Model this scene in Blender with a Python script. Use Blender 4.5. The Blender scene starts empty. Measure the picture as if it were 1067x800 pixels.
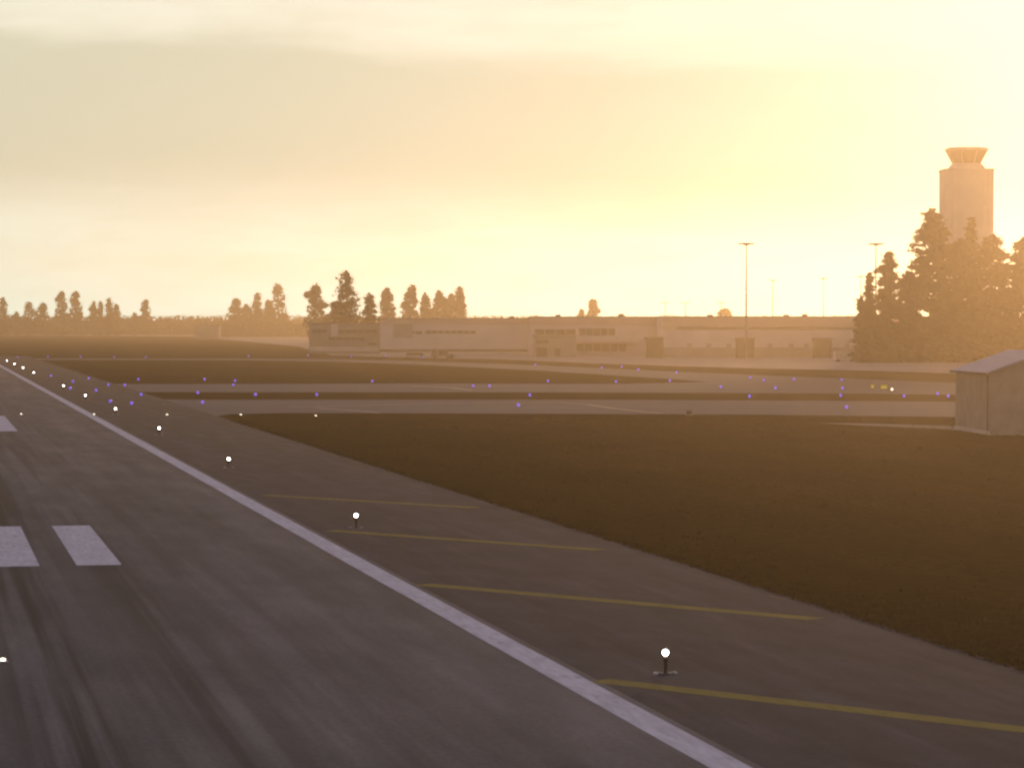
import bpy, bmesh, math, random
from mathutils import Vector, Matrix, noise as mnoise

R = math.radians
S = bpy.context.scene
COL = S.collection

# ------------------------------------------------------------------ camera
PW, PH = 1067.0, 800.0
F = 3124.0                       # focal length in photo pixels
H = 9.73                         # eye height above the runway
HOR = 337.0                      # image row of the true horizon
PITCH = math.atan((PH/2-HOR)/F)
YAW = math.atan(613.5/F*math.cos(PITCH))
cam_d = bpy.data.cameras.new('camera')
cam = bpy.data.objects.new('camera', cam_d); COL.objects.link(cam)
cam.location = (0, 0, H)
cam.rotation_euler = (R(90)-PITCH, 0, -YAW)
cam_d.sensor_fit = 'HORIZONTAL'; cam_d.sensor_width = 36
cam_d.lens = F/PW*36
cam_d.clip_start = 0.5; cam_d.clip_end = 30000
S.camera = cam
CR = cam.rotation_euler.to_matrix()
FWD = Vector((math.sin(YAW), math.cos(YAW), 0))      # level view direction
RGT = Vector((math.cos(YAW), -math.sin(YAW), 0))

def ray(u, v):
    return CR @ Vector(((u-PW/2)/F, (PH/2-v)/F, -1))
def at(u, v, z=0.0):
    d = ray(u, v); t = (z-H)/d.z
    return Vector((d.x*t, d.y*t, z))
def far(u, depth, z=0.0):
    """ground point seen in column u at a given depth along the level view direction"""
    d = ray(u, HOR); t = depth/d.dot(FWD)
    return Vector((d.x*t, d.y*t, z))
def zat(v, depth):
    return H + (HOR-v)/F*depth
def px(depth):
    return depth/F               # metres per photo pixel at a depth

# ------------------------------------------------------------------ materials
def mat(name, col, rough=0.8, spec=0.3, metal=0.0, var=0.15, scale=1.0, emit=None, estr=0, bump=0.0):
    m = bpy.data.materials.new(name); m.use_nodes = True
    nt = m.node_tree; b = nt.nodes['Principled BSDF']
    b.inputs['Roughness'].default_value = rough
    b.inputs['Specular IOR Level'].default_value = spec
    b.inputs['Metallic'].default_value = metal
    tc = nt.nodes.new('ShaderNodeTexCoord')
    n = nt.nodes.new('ShaderNodeTexNoise'); n.inputs['Scale'].default_value = scale
    n.inputs['Detail'].default_value = 4
    nt.links.new(tc.outputs['Object'], n.inputs['Vector'])
    rp = nt.nodes.new('ShaderNodeValToRGB')
    rp.color_ramp.elements[0].position = 0.3; rp.color_ramp.elements[1].position = 0.7
    rp.color_ramp.elements[0].color = [c*(1-var) for c in col]+[1]
    rp.color_ramp.elements[1].color = [min(1, c*(1+var)) for c in col]+[1]
    nt.links.new(n.outputs['Fac'], rp.inputs['Fac'])
    nt.links.new(rp.outputs['Color'], b.inputs['Base Color'])
    if emit:
        b.inputs['Emission Color'].default_value = list(emit)+[1]
        b.inputs['Emission Strength'].default_value = estr
        m.cycles.emission_sampling = 'NONE'
    if bump:
        bp = nt.nodes.new('ShaderNodeBump'); bp.inputs['Strength'].default_value = bump
        nt.links.new(n.outputs['Fac'], bp.inputs['Height']); nt.links.new(bp.outputs['Normal'], b.inputs['Normal'])
    return m

def layered(name, base, layers, rough=1.0, spec=0.04):
    """base colour times several stretched noises; layers = (scale xyz, lo, hi, tint_lo, tint_hi, detail)"""
    m = bpy.data.materials.new(name); m.use_nodes = True
    nt = m.node_tree; b = nt.nodes['Principled BSDF']
    b.inputs['Roughness'].default_value = rough; b.inputs['Specular IOR Level'].default_value = spec
    tc = nt.nodes.new('ShaderNodeTexCoord')
    cur = None
    for k, (sc, lo, hi, c0, c1, det) in enumerate(layers):
        mp = nt.nodes.new('ShaderNodeMapping'); mp.inputs['Scale'].default_value = sc
        mp.inputs['Location'].default_value = (13.7*k, 5.1*k, 0)
        nt.links.new(tc.outputs['Object'], mp.inputs['Vector'])
        n = nt.nodes.new('ShaderNodeTexNoise'); n.inputs['Scale'].default_value = 1
        n.inputs['Detail'].default_value = det; n.inputs['Roughness'].default_value = 0.6
        nt.links.new(mp.outputs['Vector'], n.inputs['Vector'])
        rp = nt.nodes.new('ShaderNodeValToRGB')
        rp.color_ramp.elements[0].position = lo; rp.color_ramp.elements[1].position = hi
        rp.color_ramp.elements[0].color = list(c0)+[1]; rp.color_ramp.elements[1].color = list(c1)+[1]
        nt.links.new(n.outputs['Fac'], rp.inputs['Fac'])
        mx = nt.nodes.new('ShaderNodeMix'); mx.data_type = 'RGBA'; mx.blend_type = 'MULTIPLY'
        mx.inputs['Factor'].default_value = 1
        if cur is None: mx.inputs['A'].default_value = list(base)+[1]
        else: nt.links.new(cur, mx.inputs['A'])
        nt.links.new(rp.outputs['Color'], mx.inputs['B'])
        cur = mx.outputs['Result']
    nt.links.new(cur, b.inputs['Base Color'])
    return m, nt, b, tc, cur

g = lambda x: (x, x, x)
M = {}
# grass: mown airfield turf, brownish, patchy, with faint mowing stripes along the runway
M['grass'], *_ = layered('grass', (0.036, 0.0245, 0.010), [
    ((0.02, 0.02, 1), .3, .7, (.82, .80, .75), (1.15, 1.18, 1.1), 5),
    ((0.16, 0.012, 1), .35, .65, g(.88), g(1.1), 3),
    ((1.4, 1.4, 1), .3, .7, (.72, .70, .66), (1.25, 1.27, 1.2), 6),
    ((0.11, 0.05, 1), .42, .75, g(1.0), (1.28, 1.12, 1.0), 6)], spec=0.0, rough=1)
# runway asphalt with rubber streaks left by tyres (stains run along the runway, densest near the wheel tracks)
m, nt, b, tc, cur = layered('runway_asphalt', (0.146, 0.142, 0.142), [
    ((0.55, 0.022, 1), .32, .68, g(.74), g(1.14), 5),
    ((0.12, 0.010, 1), .35, .7, (.86, .88, .90), (1.12, 1.07, 1.05), 4),
    ((0.45, 0.10, 1), .32, .68, (.74, .76, .77), (1.18, 1.14, 1.12), 6),
    ((7, 2.5, 1), .3, .7, g(.86), g(1.12), 4)])
sx = nt.nodes.new('ShaderNodeSeparateXYZ'); nt.links.new(tc.outputs['Object'], sx.inputs[0])
def mth(nt, op, a, b_=None, c=None):
    n = nt.nodes.new('ShaderNodeMath'); n.operation = op
    for i, q in enumerate((a, b_, c)):
        if q is None: continue
        if isinstance(q, (int, float)): n.inputs[i].default_value = q
        else: nt.links.new(q, n.inputs[i])
    return n.outputs[0]
def gauss(x, c, w):
    return mth(nt, 'EXPONENT', mth(nt, 'MULTIPLY', mth(nt, 'POWER', mth(nt, 'ABSOLUTE', mth(nt, 'SUBTRACT', x, c)), 2.0), -1.0/(w*w)))
mp = nt.nodes.new('ShaderNodeMapping'); mp.inputs['Scale'].default_value = (1.5, 0.014, 1)
nt.links.new(tc.outputs['Object'], mp.inputs['Vector'])
sn = nt.nodes.new('ShaderNodeTexNoise'); sn.inputs['Scale'].default_value = 1; sn.inputs['Detail'].default_value = 3
nt.links.new(mp.outputs['Vector'], sn.inputs['Vector'])
st = nt.nodes.new('ShaderNodeMapRange'); st.inputs[1].default_value = .42; st.inputs[2].default_value = .58
nt.links.new(sn.outputs['Fac'], st.inputs[0])
trk = mth(nt, 'ADD', mth(nt, 'ADD', gauss(sx.outputs[0], 3.6, 1.6), mth(nt, 'MULTIPLY', gauss(sx.outputs[0], 7.2, 1.2), .7)), mth(nt, 'MULTIPLY', gauss(sx.outputs[0], 10.4, 1.4), .35))
dk = mth(nt, 'MULTIPLY', mth(nt, 'MULTIPLY', trk, st.outputs[0]), .85)
mx = nt.nodes.new('ShaderNodeMix'); mx.data_type = 'RGBA'
nt.links.new(dk, mx.inputs['Factor']); nt.links.new(cur, mx.inputs['A']); mx.inputs['B'].default_value = (.036, .034, .033, 1)
nt.links.new(mx.outputs['Result'], b.inputs['Base Color'])
M['runway'] = m
M['shoulder'], *_ = layered('shoulder_asphalt', (0.052, 0.052, 0.064), [
    ((0.55, 0.018, 1), .35, .68, (.84, .82, .82), (1.12, 1.1, 1.1), 4),
    ((1.3, 0.06, 1), .52, .70, g(.94), (1.34, 1.28, 1.22), 5),
    ((0.10, 0.025, 1), .3, .7, g(.90), g(1.1), 5),
    ((0.7, 0.22, 1), .35, .68, g(.78), g(1.18), 6),
    ((6, 4, 1), .3, .7, g(.86), g(1.14), 4)])
M['taxiway'], *_ = layered('taxiway_concrete', (0.100, 0.093, 0.102), [
    ((0.02, 0.12, 1), .3, .7, g(.86), g(1.12), 5),
    ((0.5, 0.5, 1), .3, .7, g(.92), g(1.08), 5)])
M['apron'], *_ = layered('apron_concrete', (0.30, 0.235, 0.20), [
    ((0.012, 0.05, 1), .3, .7, g(.82), g(1.14), 5),
    ((0.3, 0.3, 1), .3, .7, g(.93), g(1.07), 5)])
def paint(name, col):
    m, *_ = layered(name, col, [
        ((5, 0.6, 1), .3, .62, g(.78), g(1.04), 6),
        ((0.8, 0.25, 1), .3, .7, g(.88), g(1.06), 4),
        ((3.2, 0.9, 1), .30, .42, g(.62), g(1.0), 6)])
    return m
M['white'] = paint('white_paint', (0.60, 0.57, 0.62))
M['yellow'] = paint('yellow_paint', (0.225, 0.185, 0.05))
M['taxi_line'] = paint('pale_paint', (0.42, 0.33, 0.25))
M['dark_metal'] = mat('dark_metal', (0.05, 0.045, 0.04), .5, .4, .3)
M['pale_metal'] = mat('pale_metal', (0.42, 0.40, 0.38), .6, .4, .2)
M['mast'] = mat('mast_steel', (0.16, 0.15, 0.14), .6, .4, .4)
M['lamp_white'] = mat('lamp_white', (0.8, 0.8, 0.75), .3, .5, 0, .05, 20, (1.0, 0.95, 0.88), 40)
M['lamp_small'] = mat('lamp_small', (0.8, 0.8, 0.7), .3, .5, 0, .05, 20, (1.0, 0.92, 0.70), 9)
M['lamp_blue'] = mat('lamp_blue', (0.10, 0.08, 0.5), .3, .5, 0, .05, 20, (0.22, 0.12, 1.0), 1.6)
M['concrete'] = mat('tower_concrete', (0.46, 0.41, 0.36), .9, .1, 0, .10, .15)
M['concrete_dark'] = mat('ribbed_concrete', (0.50, 0.42, 0.36), .9, .1, 0, .10, .3)
M['glass'] = mat('tinted_glass', (0.06, 0.06, 0.06), .15, .5, 0, .2, .4)
M['wall'] = mat('terminal_wall', (0.55, 0.44, 0.38), .9, .1, 0, .12, .08)
M['wall_b'] = mat('terminal_panels', (0.30, 0.245, 0.19), .9, .1, 0, .15, .12)
M['fascia'] = mat('fascia_panels', (0.48, 0.33, 0.24), .8, .2, 0, .10, .1)
M['roofing'] = mat('roofing', (0.20, 0.155, 0.135), .95, .1, 0, .2, .1)
M['window'] = mat('window_band', (0.085, 0.065, 0.05), .6, .15, 0, .4, .25)
M['dark_box'] = mat('brown_cladding', (0.11, 0.075, 0.05), .9, .1, 0, .15, .4)
M['hut_wall'] = mat('hut_render', (0.31, 0.25, 0.20), .95, .05, 0, .12, .8)
M['hut_roof'] = mat('hut_sheet_roof', (0.36, 0.32, 0.34), .7, .2, 0, .08, 1.2)
M['hut_trim'] = mat('hut_trim', (0.10, 0.085, 0.075), .8, .2)
M['truck'] = mat('truck_paint', (0.12, 0.09, 0.07), .5, .4)
M['van'] = mat('van_paint', (0.55, 0.48, 0.42), .45, .4)
M['tyre'] = mat('tyre_rubber', (0.03, 0.03, 0.03), .9, .2)
M['sign_yellow'] = mat('sign_yellow', (0.7, 0.55, 0.05), .6, .2, 0, .05, 3, (1.0, 0.80, 0.06), 0.22)
M['bark'] = mat('bark', (0.07, 0.05, 0.035), 1, 0, 0, .3, 2)
def leafmat(name, col):
    m = mat(name, col, 1.0, 0.0, 0, .35, .35)
    return m
M['needles'] = leafmat('conifer_needles', (0.055, 0.052, 0.024))
M['leaves'] = leafmat('broad_leaves', (0.10, 0.082, 0.036))
M['scrub'] = leafmat('scrub_leaves', (0.085, 0.075, 0.035))

# ------------------------------------------------------------------ object helpers
def obj(name, bm, m, parent=None, smooth=False):
    me = bpy.data.meshes.new(name); bm.normal_update(); bm.to_mesh(me); bm.free()
    if smooth:
        for p in me.polygons: p.use_smooth = True
    me.materials.append(m)
    o = bpy.data.objects.new(name, me); COL.objects.link(o)
    if parent: o.parent = parent
    return o
def tag(o, label=None, cat=None, group=None, kind=None):
    if label: o['label'] = label
    if cat: o['category'] = cat
    if group: o['group'] = group
    if kind: o['kind'] = kind
    return o
def thing(name, label, cat, loc=(0, 0, 0), rz=0, group=None):
    o = bpy.data.objects.new(name, None); COL.objects.link(o)
    o.empty_display_size = 0.5
    o.location = loc; o.rotation_euler = (0, 0, rz)
    return tag(o, label, cat, group)
def dup(root, loc, rz, label, group=None):
    r = root.copy(); COL.objects.link(r); r.location = loc; r.rotation_euler = (0, 0, rz)
    r['label'] = label
    if group: r['group'] = group
    for ch in list(root.children):
        c = ch.copy(); COL.objects.link(c); c.parent = r
        for gch in ch.children:
            d = gch.copy(); COL.objects.link(d); d.parent = c
    return r
def box(bm, x0, x1, y0, y1, z0, z1, bev=0.0):
    vs = [bm.verts.new((x, y, z)) for z in (z0, z1) for y in (y0, y1) for x in (x0, x1)]
    fs = []
    for q in ((0, 2, 3, 1), (4, 5, 7, 6), (0, 1, 5, 4), (2, 6, 7, 3), (0, 4, 6, 2), (1, 3, 7, 5)):
        fs.append(bm.faces.new([vs[i] for i in q]))
    if bev:
        es = list({e for f in fs for e in f.edges})
        bmesh.ops.bevel(bm, geom=es, offset=bev, segments=2, affect='EDGES', profile=.6)
def lathe(bm, prof, n=16, c=(0, 0), rot=0.0):
    rings = []
    for r_, z in prof:
        rings.append([bm.verts.new((c[0]+r_*math.cos(rot+2*math.pi*i/n), c[1]+r_*math.sin(rot+2*math.pi*i/n), z)) for i in range(n)])
    for a, b_ in zip(rings, rings[1:]):
        for i in range(n):
            bm.faces.new((a[i], a[(i+1) % n], b_[(i+1) % n], b_[i]))
    bm.faces.new(rings[0][::-1]); bm.faces.new(rings[-1])
def tube(bm, p, q, r0, r1, n=7):
    p, q = Vector(p), Vector(q); d = (q-p).normalized()
    a = d.orthogonal().normalized(); b_ = d.cross(a)
    A = [bm.verts.new(p+(a*math.cos(2*math.pi*i/n)+b_*math.sin(2*math.pi*i/n))*r0) for i in range(n)]
    B = [bm.verts.new(q+(a*math.cos(2*math.pi*i/n)+b_*math.sin(2*math.pi*i/n))*r1) for i in range(n)]
    for i in range(n): bm.faces.new((A[i], A[(i+1) % n], B[(i+1) % n], B[i]))
    bm.faces.new(A[::-1]); bm.faces.new(B)
def poly(name, pts, z, m, parent=None):
    bm = bmesh.new()
    f = bm.faces.new([bm.verts.new((p[0], p[1], z)) for p in pts])
    bm.normal_update()
    if f.normal.z < 0: f.normal_flip()
    bmesh.ops.triangulate(bm, faces=bm.faces[:])
    return obj(name, bm, m, parent)
def struct(o):
    o['kind'] = 'structure'; return o

# ------------------------------------------------------------------ ground, runway, taxiways
struct(poly('ground', [(-1500, -500), (1900, -500), (1900, 3000), (-1500, 3000)], 0, M['grass']))
XE = 17.76                       # outer edge of the white side stripe
XS = 30.3                        # outer edge of the paved shoulder
XC = -4.76                       # runway centreline
def wavy(x, y0, y1, amp, seed, step=6):
    out = []; y = y0
    while y <= y1:
        out.append((x+amp*mnoise.noise((y*.05, seed, 0))+amp*.4*mnoise.noise((y*.3, seed, 3))+amp*.5*mnoise.noise((y*1.1, seed, 7)), y)); y += step
    return out
sh = [(XE-.1, -400), (XS, -400)] + wavy(XS, 40, 900, .30, 2.0, 1.0) + [(XE-.1, 896)]
shoulder = struct(poly('runway_shoulder', sh, 0.012, M['shoulder']))
shl = [(2*XC-XE+.1, -400), (2*XC-XS, -400), (2*XC-XS, 900), (2*XC-XE+.1, 900)]
struct(poly('runway_shoulder', shl, 0.012, M['shoulder']))
runway = struct(poly('runway', [(2*XC-XE-.2, -400), (XE+.25, -400), (XE+.25, 1900), (2*XC-XE-.2, 1900)], 0.016, M['runway']))
def rect(name, x0, x1, y0, y1, z, m, parent, jag=0.0, seed=0):
    if not jag: return struct(poly(name, [(x0, y0), (x1, y0), (x1, y1), (x0, y1)], z, m, parent))
    rnd = random.Random(seed); L = []; Rr = []; y = y0
    while y < y1:
        L.append((x0+rnd.uniform(-jag, jag), y)); Rr.append((x1+rnd.uniform(-jag, jag), y)); y += 4 if y < 250 else 15
    return struct(poly(name, L+Rr[::-1], z, m, parent))
rect('edge_stripe', XE-.92, XE, -100, 1800, 0.021, M['white'], runway, .012, 4)
rect('touchdown_bar', 6.02, 7.82, 121.4, 145.4, 0.021, M['white'], runway)
rect('touchdown_bar', 2.74, 4.54, 121.4, 145.4, 0.021, M['white'], runway)
rect('aiming_point_bar', 2.4, 8.34, 274, 319.8, 0.021, M['white'], runway)
# yellow diagonal stripes on the shoulder
def diag(p, q, w=0.9):
    p, q = Vector((p[0], p[1])), Vector((q[0], q[1]))
    n = Vector((-(q-p).y, (q-p).x)).normalized()*w/2
    return [p-n, q-n, q+n, p+n]
for (a, b_) in (((440, 609), (850, 645)), ((622, 709), (1150, 770)), ((345, 553), (625, 573)), ((276, 516), (495, 529))):
    A, B = at(*a), at(*b_)
    A = Vector((max(A.x, XE+.28), A.y, 0))
    if B.x > XS-.4:
        t = (XS-.4-A.x)/(B.x-A.x); B = A+(B-A)*t
    struct(poly('shoulder_stripe', diag(A, B), 0.0165, M['yellow'], shoulder))
def strip_px(name, top, bot, z, m, parent=None):
    return struct(poly(name, [at(*p) for p in bot]+[at(*p) for p in top[::-1]], z, m, parent))
# near taxiway, joins the shoulder on the left with a fillet
tx = strip_px('taxiway', [(60, 415), (150, 416), (230, 416.5), (500, 416.3), (800, 417), (1000, 418.5), (1300, 421)],
              [(60, 445), (160, 443), (205, 436), (240, 431.5), (300, 430.2), (560, 431), (800, 432), (1000, 434.5), (1300, 438)], 0.006, M['taxiway'])
tx2 = strip_px('taxiway', [(40, 396), (100, 400), (230, 400), (430, 399.5), (640, 400), (740, 398), (860, 400), (1000, 403), (1250, 406)],
               [(40, 420), (90, 412), (120, 408.5), (250, 408.7), (560, 408.7), (760, 409.5), (900, 410), (1000, 411.5), (1250, 415)], 0.005, M['taxiway'])
# parallel taxiway along the apron, running off to the far left
tx3 = strip_px('taxiway', [(-120, 373.0), (60, 373.4), (250, 373.6), (350, 374), (430, 376), (560, 380.5), (700, 387), (860, 393.5), (1000, 399), (1200, 406)],
               [(-120, 374.6), (60, 374.9), (250, 375.2), (350, 376.8), (430, 379.6), (560, 386), (700, 395), (780, 401.2), (900, 401.4), (1000, 405), (1200, 411)], 0.0045, M['taxiway'])
apron = strip_px('apron', [(-200, 344.8), (60, 344.8), (230, 346), (330, 350), (700, 352), (1060, 354), (1500, 356)],
                 [(-200, 349.3), (60, 349.3), (200, 350.5), (310, 361), (345, 370), (420, 372.3), (520, 374.2), (620, 378.5), (760, 383), (900, 386), (1060, 391), (1500, 396)], 0.003, M['apron'])
# pale taxi guide lines painted on the two taxiways
def line_px(pts, w, z, m, parent, name):
    P = [at(*p) for p in pts]; L = []; Q = []
    for i, p in enumerate(P):
        a = P[max(0, i-1)]; b_ = P[min(len(P)-1, i+1)]
        d = (b_-a); d.z = 0; d.normalize(); n = Vector((-d.y, d.x, 0))*w/2
        L.append(p+n); Q.append(p-n)
    return struct(poly(name, L+Q[::-1], z, m, parent))
line_px([(300, 424), (480, 420), (585, 419.8), (612, 421.4), (640, 425.5), (672, 429.2), (690, 430.4)], .55, 0.0105, M['taxi_line'], tx, 'guide_line')
line_px([(395, 430), (380, 428.6), (330, 425)], .5, 0.0105, M['taxi_line'], tx, 'guide_line')
line_px([(430, 402), (470, 404), (492, 406.5)], .7, 0.0095, M['taxi_line'], tx2, 'guide_line')
struct(poly('path', [at(850, 440.5), at(900, 441), at(985, 443.5), at(1060, 447), at(1060, 451), at(975, 446.5), at(905, 443.6)], 0.007, M['taxiway']))

# tufts of longer grass along the pavement edge and over the near field
rnd = random.Random(77); bm = bmesh.new()
def tuft(x, y, hgt, nb):
    for q in range(nb):
        a = rnd.uniform(0, 6.28); l = hgt*rnd.uniform(.6, 1.2); w_ = .025+.05*hgt
        bx, by = x+rnd.gauss(0, .07), y+rnd.gauss(0, .07)
        dx, dy = math.cos(a), math.sin(a); ln = rnd.uniform(.1, .6)*l
        bm.faces.new([bm.verts.new(c) for c in ((bx-dy*w_, by+dx*w_, 0), (bx+dy*w_, by-dx*w_, 0), (bx+dx*ln, by+dy*ln, l))])
for i in range(5200):                                # ragged fringe
    y = 60+240*rnd.random()**1.3
    tuft(XS+abs(rnd.gauss(0, .45))-.18, y, rnd.uniform(.05, .14), 4)
for i in range(15000):                               # uneven sward
    y = 70+230*rnd.random()**1.2; x = XS+.3+rnd.random()*(.42*y-XS+12)
    if x < XS+.3 or mnoise.noise((x*.12, y*.06, 5)) < rnd.uniform(-.5, .35): continue
    tuft(x, y, rnd.uniform(.05, .15), 4)
M['blades'] = mat('grass_blades', (0.048, 0.034, 0.013), 1, 0, 0, .35, .3)
tf = obj('grass', bm, M['blades']); tag(tf, 'short brown grass fringing the paved shoulder', 'grass', kind='stuff')

# ------------------------------------------------------------------ lights on the ground
def ball(bm, r, z, n=12, k=8, sq=1.0):
    lathe(bm, [(r*math.sin(math.pi*(i+.15)/(k+.3)), z-r*sq*math.cos(math.pi*(i+.15)/(k+.3))) for i in range(k+1)], n)
def make_edge_light(label):
    t = thing('runway_edge_light', label, 'runway light', group='white runway edge lights along the right side')
    bm = bmesh.new(); lathe(bm, [(.20, 0), (.20, .025), (.17, .04), (.09, .05)], 20); obj('base_plate', bm, M['dark_metal'], t)
    for s in (-1, 1):
        bm = bmesh.new(); lathe(bm, [(.075, .0), (.075, .05), (.05, .06)], 12, (s*.27, .02)); obj('marker', bm, M['pale_metal'], t)
    bm = bmesh.new(); lathe(bm, [(.06, .05), (.055, .09), (.05, .38), (.075, .40), (.075, .47), (.06, .485)], 14); obj('stem', bm, M['dark_metal'], t, True)
    bm = bmesh.new(); ball(bm, .085, .60); obj('lamp', bm, M['lamp_white'], t, True)
    return t
ords = ['nearest the camera, standing on a short dark stem', 'second from the camera, beside the shoulder stripes',
        'third from the camera, where the shoulder narrows', 'fourth from the camera, above the aiming point bar',
        'fifth from the camera, just left of the taxiway mouth', 'sixth from the camera, opposite the near taxiway',
        'seventh from the camera, last before the gap in the row', 'eighth from the camera, first beyond the gap in the row',
        'ninth from the camera, far down the runway', 'tenth from the camera, last but one at the frame edge', 'eleventh from the camera, farthest, at the left frame edge']
XL = 20.17; Y0 = at(693, 680, .60).y; STEP = 60.6
el = None
for i, k in enumerate((0, 1, 2, 3, 4, 5, 6, 8, 9, 10, 11)):
    lab = 'white runway edge light '+ords[i]
    if el is None: el = make_edge_light(lab); el.location = (XL, Y0, .012)
    else: dup(el, (XL, Y0+STEP*k, .012), 0, lab)
# flush lights
fl = None
flush = [((3, 687.5), 'lone small flush light on the runway at the lower left frame edge', 'ground light'),
         ((22, 431.3), 'small pale ground light just beyond the aiming point bar', 'ground light'),
         ((98, 431.6), 'small pale ground light beside the white edge stripe', 'ground light'),
         ((174, 432), 'small pale ground light on the paved shoulder above an edge light', 'ground light'),
         ((251, 432), 'small pale ground light at the tip of the grass', 'ground light'),
         ((329, 433), 'small pale ground light in the grass below the near taxiway, rightmost of its row', 'ground light')]
for (uv, lab, cat) in flush:
    p = at(uv[0], uv[1], .06)
    if fl is None:
        fl = thing('ground_light', lab, cat, group='small pale ground lights')
        bm = bmesh.new(); lathe(bm, [(.16, 0), (.16, .02), (.12, .035)], 16); obj('housing', bm, M['pale_metal'], fl)
        bm = bmesh.new(); lathe(bm, [(.075, .036), (.07, .08), (.045, .10)], 14); obj('lamp', bm, M['lamp_small'], fl, True)
        fl.location = (p.x, p.y, .017)
    else: dup(fl, (p.x, p.y, .017), 0, lab)
# blue taxiway lights
rows = {
 'small blue light in the row along the far apron taxiway': [(18.5, 372), (50, 371.5), (84, 371.5), (119, 371.8), (152, 372), (259, 371), (321, 370.3), (366, 371.5), (402, 371), (440, 372.5), (558, 380), (627, 383), (648, 382), (665, 385), (705, 388), (782, 393.5), (796, 396), (827, 395), (877, 395.5)],
 'small blue light along the middle taxiway beyond the narrow grass strip': [(53, 391.5), (76, 397.5), (92.5, 394), (100, 406.5), (113, 401), (130, 401), (144, 395), (213, 395), (243, 401), (245, 396.5), (388, 397), (493, 402), (510, 402), (571, 397), (642, 397.5), (698, 396.5), (751, 403), (808, 404), (878, 404.5), (977, 410), (942, 412.5), (988, 412.5)],
 'small blue light between the two near taxiways': [(73, 404.5), (147, 411), (206, 409), (266, 411), (330, 411), (552, 411.5), (781, 412.8), (876, 411.8)],
 'small blue light on the nearest taxiway': [(115, 418), (137, 420), (211, 419), (540, 422), (882, 424)]}
tl = None
for lab, pts in rows.items():
    for (u, v) in pts:
        p = at(u, v, .33)
        if tl is None:
            tl = thing('taxiway_light', lab, 'taxiway light', group='blue taxiway edge lights')
            bm = bmesh.new(); lathe(bm, [(.13, 0), (.13, .03), (.045, .04), (.04, .22)], 12); obj('stem', bm, M['dark_metal'], tl)
            bm = bmesh.new(); ball(bm, .17, .33, 10, 6, 1.15); obj('lamp', bm, M['lamp_blue'], tl, True)
            tl.location = (p.x, p.y, .008)
        else: dup(tl, (p.x, p.y, .008), 0, lab)
# guidance sign and small box
def airfield_sign(u, v, w, label, m):
    p = at(u, v); t = thing('airfield_sign', label, 'airfield sign', p, -YAW)
    bm = bmesh.new(); box(bm, -w/2, w/2, -.09, .09, .25, .85, .02); obj('frame', bm, M['dark_metal'], t)
    bm = bmesh.new(); box(bm, -w/2+.04, w/2-.04, -.10, -.093, .30, .80); obj('sign_panel', bm, m, t)
    for s in (-1, 1):
        bm = bmesh.new(); lathe(bm, [(.06, 0), (.06, .02), (.03, .03), (.03, .25)], 8, (s*w*.35, 0)); obj('leg', bm, M['dark_metal'], t)
    return t
airfield_sign(921, 407, 1.0, 'low lit yellow guidance sign beside the apron taxiway near the hut', M['sign_yellow'])
airfield_sign(909, 406.5, .5, 'narrow lit yellow guidance sign left of the wider one', M['sign_yellow'])
p = at(929.5, 405.5, .5)
bl = thing('taxiway_light', 'white light right beside the yellow guidance sign', 'taxiway light', (p.x, p.y, 0))
bm = bmesh.new(); lathe(bm, [(.12, 0), (.12, .03), (.045, .04), (.04, .40)], 12); obj('stem', bm, M['dark_metal'], bl)
bm = bmesh.new(); ball(bm, .12, .5, 10, 6); obj('lamp', bm, M['lamp_small'], bl, True)
p = at(718, 432)
cb = thing('cable_box', 'small dark box standing at the grass edge of the nearest taxiway', 'utility box', p, -YAW)
bm = bmesh.new(); box(bm, -.30, .30, -.2, .2, .05, .42, .03); obj('body', bm, M['dark_metal'], cb)
bm = bmesh.new(); box(bm, -.34, .34, -.24, .24, .42, .47, .01); obj('lid', bm, M['dark_metal'], cb)
bm = bmesh.new(); box(bm, -.34, .34, -.23, .23, 0, .05); obj('plinth', bm, M['concrete'], cb)

# ------------------------------------------------------------------ hut on the right
ZH = 262.0
hp = far(1031, ZH)
hut = thing('hut', 'small grey gabled hut at the right frame edge in front of the conifers', 'hut', hp, -YAW+R(4.5))
# local axes: x along the gable front, y away from the camera; the near left corner is the origin
GW, GL, EZ, RZ = 10.0, 13.0, 5.4, 7.15
bm = bmesh.new()
f0 = [bm.verts.new(q) for q in ((0, 0, 0), (GW, 0, 0), (GW, 0, EZ), (GW/2, 0, RZ), (0, 0, EZ))]
f1 = [bm.verts.new((v.co.x, GL, v.co.z)) for v in f0]
bm.faces.new(f0); bm.faces.new(f1[::-1])
for i in range(5): bm.faces.new((f0[i], f1[i], f1[(i+1) % 5], f0[(i+1) % 5]))
obj('wall', bm, M['hut_wall'], hut)
bm = bmesh.new()
sl = (RZ-EZ)/(GW/2); ov = .35
for s in (0, 1):
    xa, xb = (-ov, GW/2) if s == 0 else (GW+ov, GW/2)
    za = EZ-ov*sl+.04
    a = [bm.verts.new((x, y, z)) for (x, z) in ((xa, za), (xb, RZ+.04)) for y in (-ov, GL+ov)]
    b_ = [bm.verts.new((v.co.x, v.co.y, v.co.z+.14)) for v in a]
    for q in ((0, 1, 3, 2), ): bm.faces.new([a[i] for i in q]); bm.faces.new([b_[i] for i in q])
    for (i, j) in ((0, 1), (1, 3), (3, 2), (2, 0)): bm.faces.new((a[i], a[j], b_[j], b_[i]))
bmesh.ops.recalc_face_normals(bm, faces=bm.faces[:])
rf = obj('roof', bm, M['hut_roof'], hut)
bm = bmesh.new(); box(bm, -ov-.16, -ov-.005, -ov, GL+ov, EZ-ov*sl-.02, EZ-ov*sl+.16, .02); obj('gutter', bm, M['hut_trim'], rf)
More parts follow.
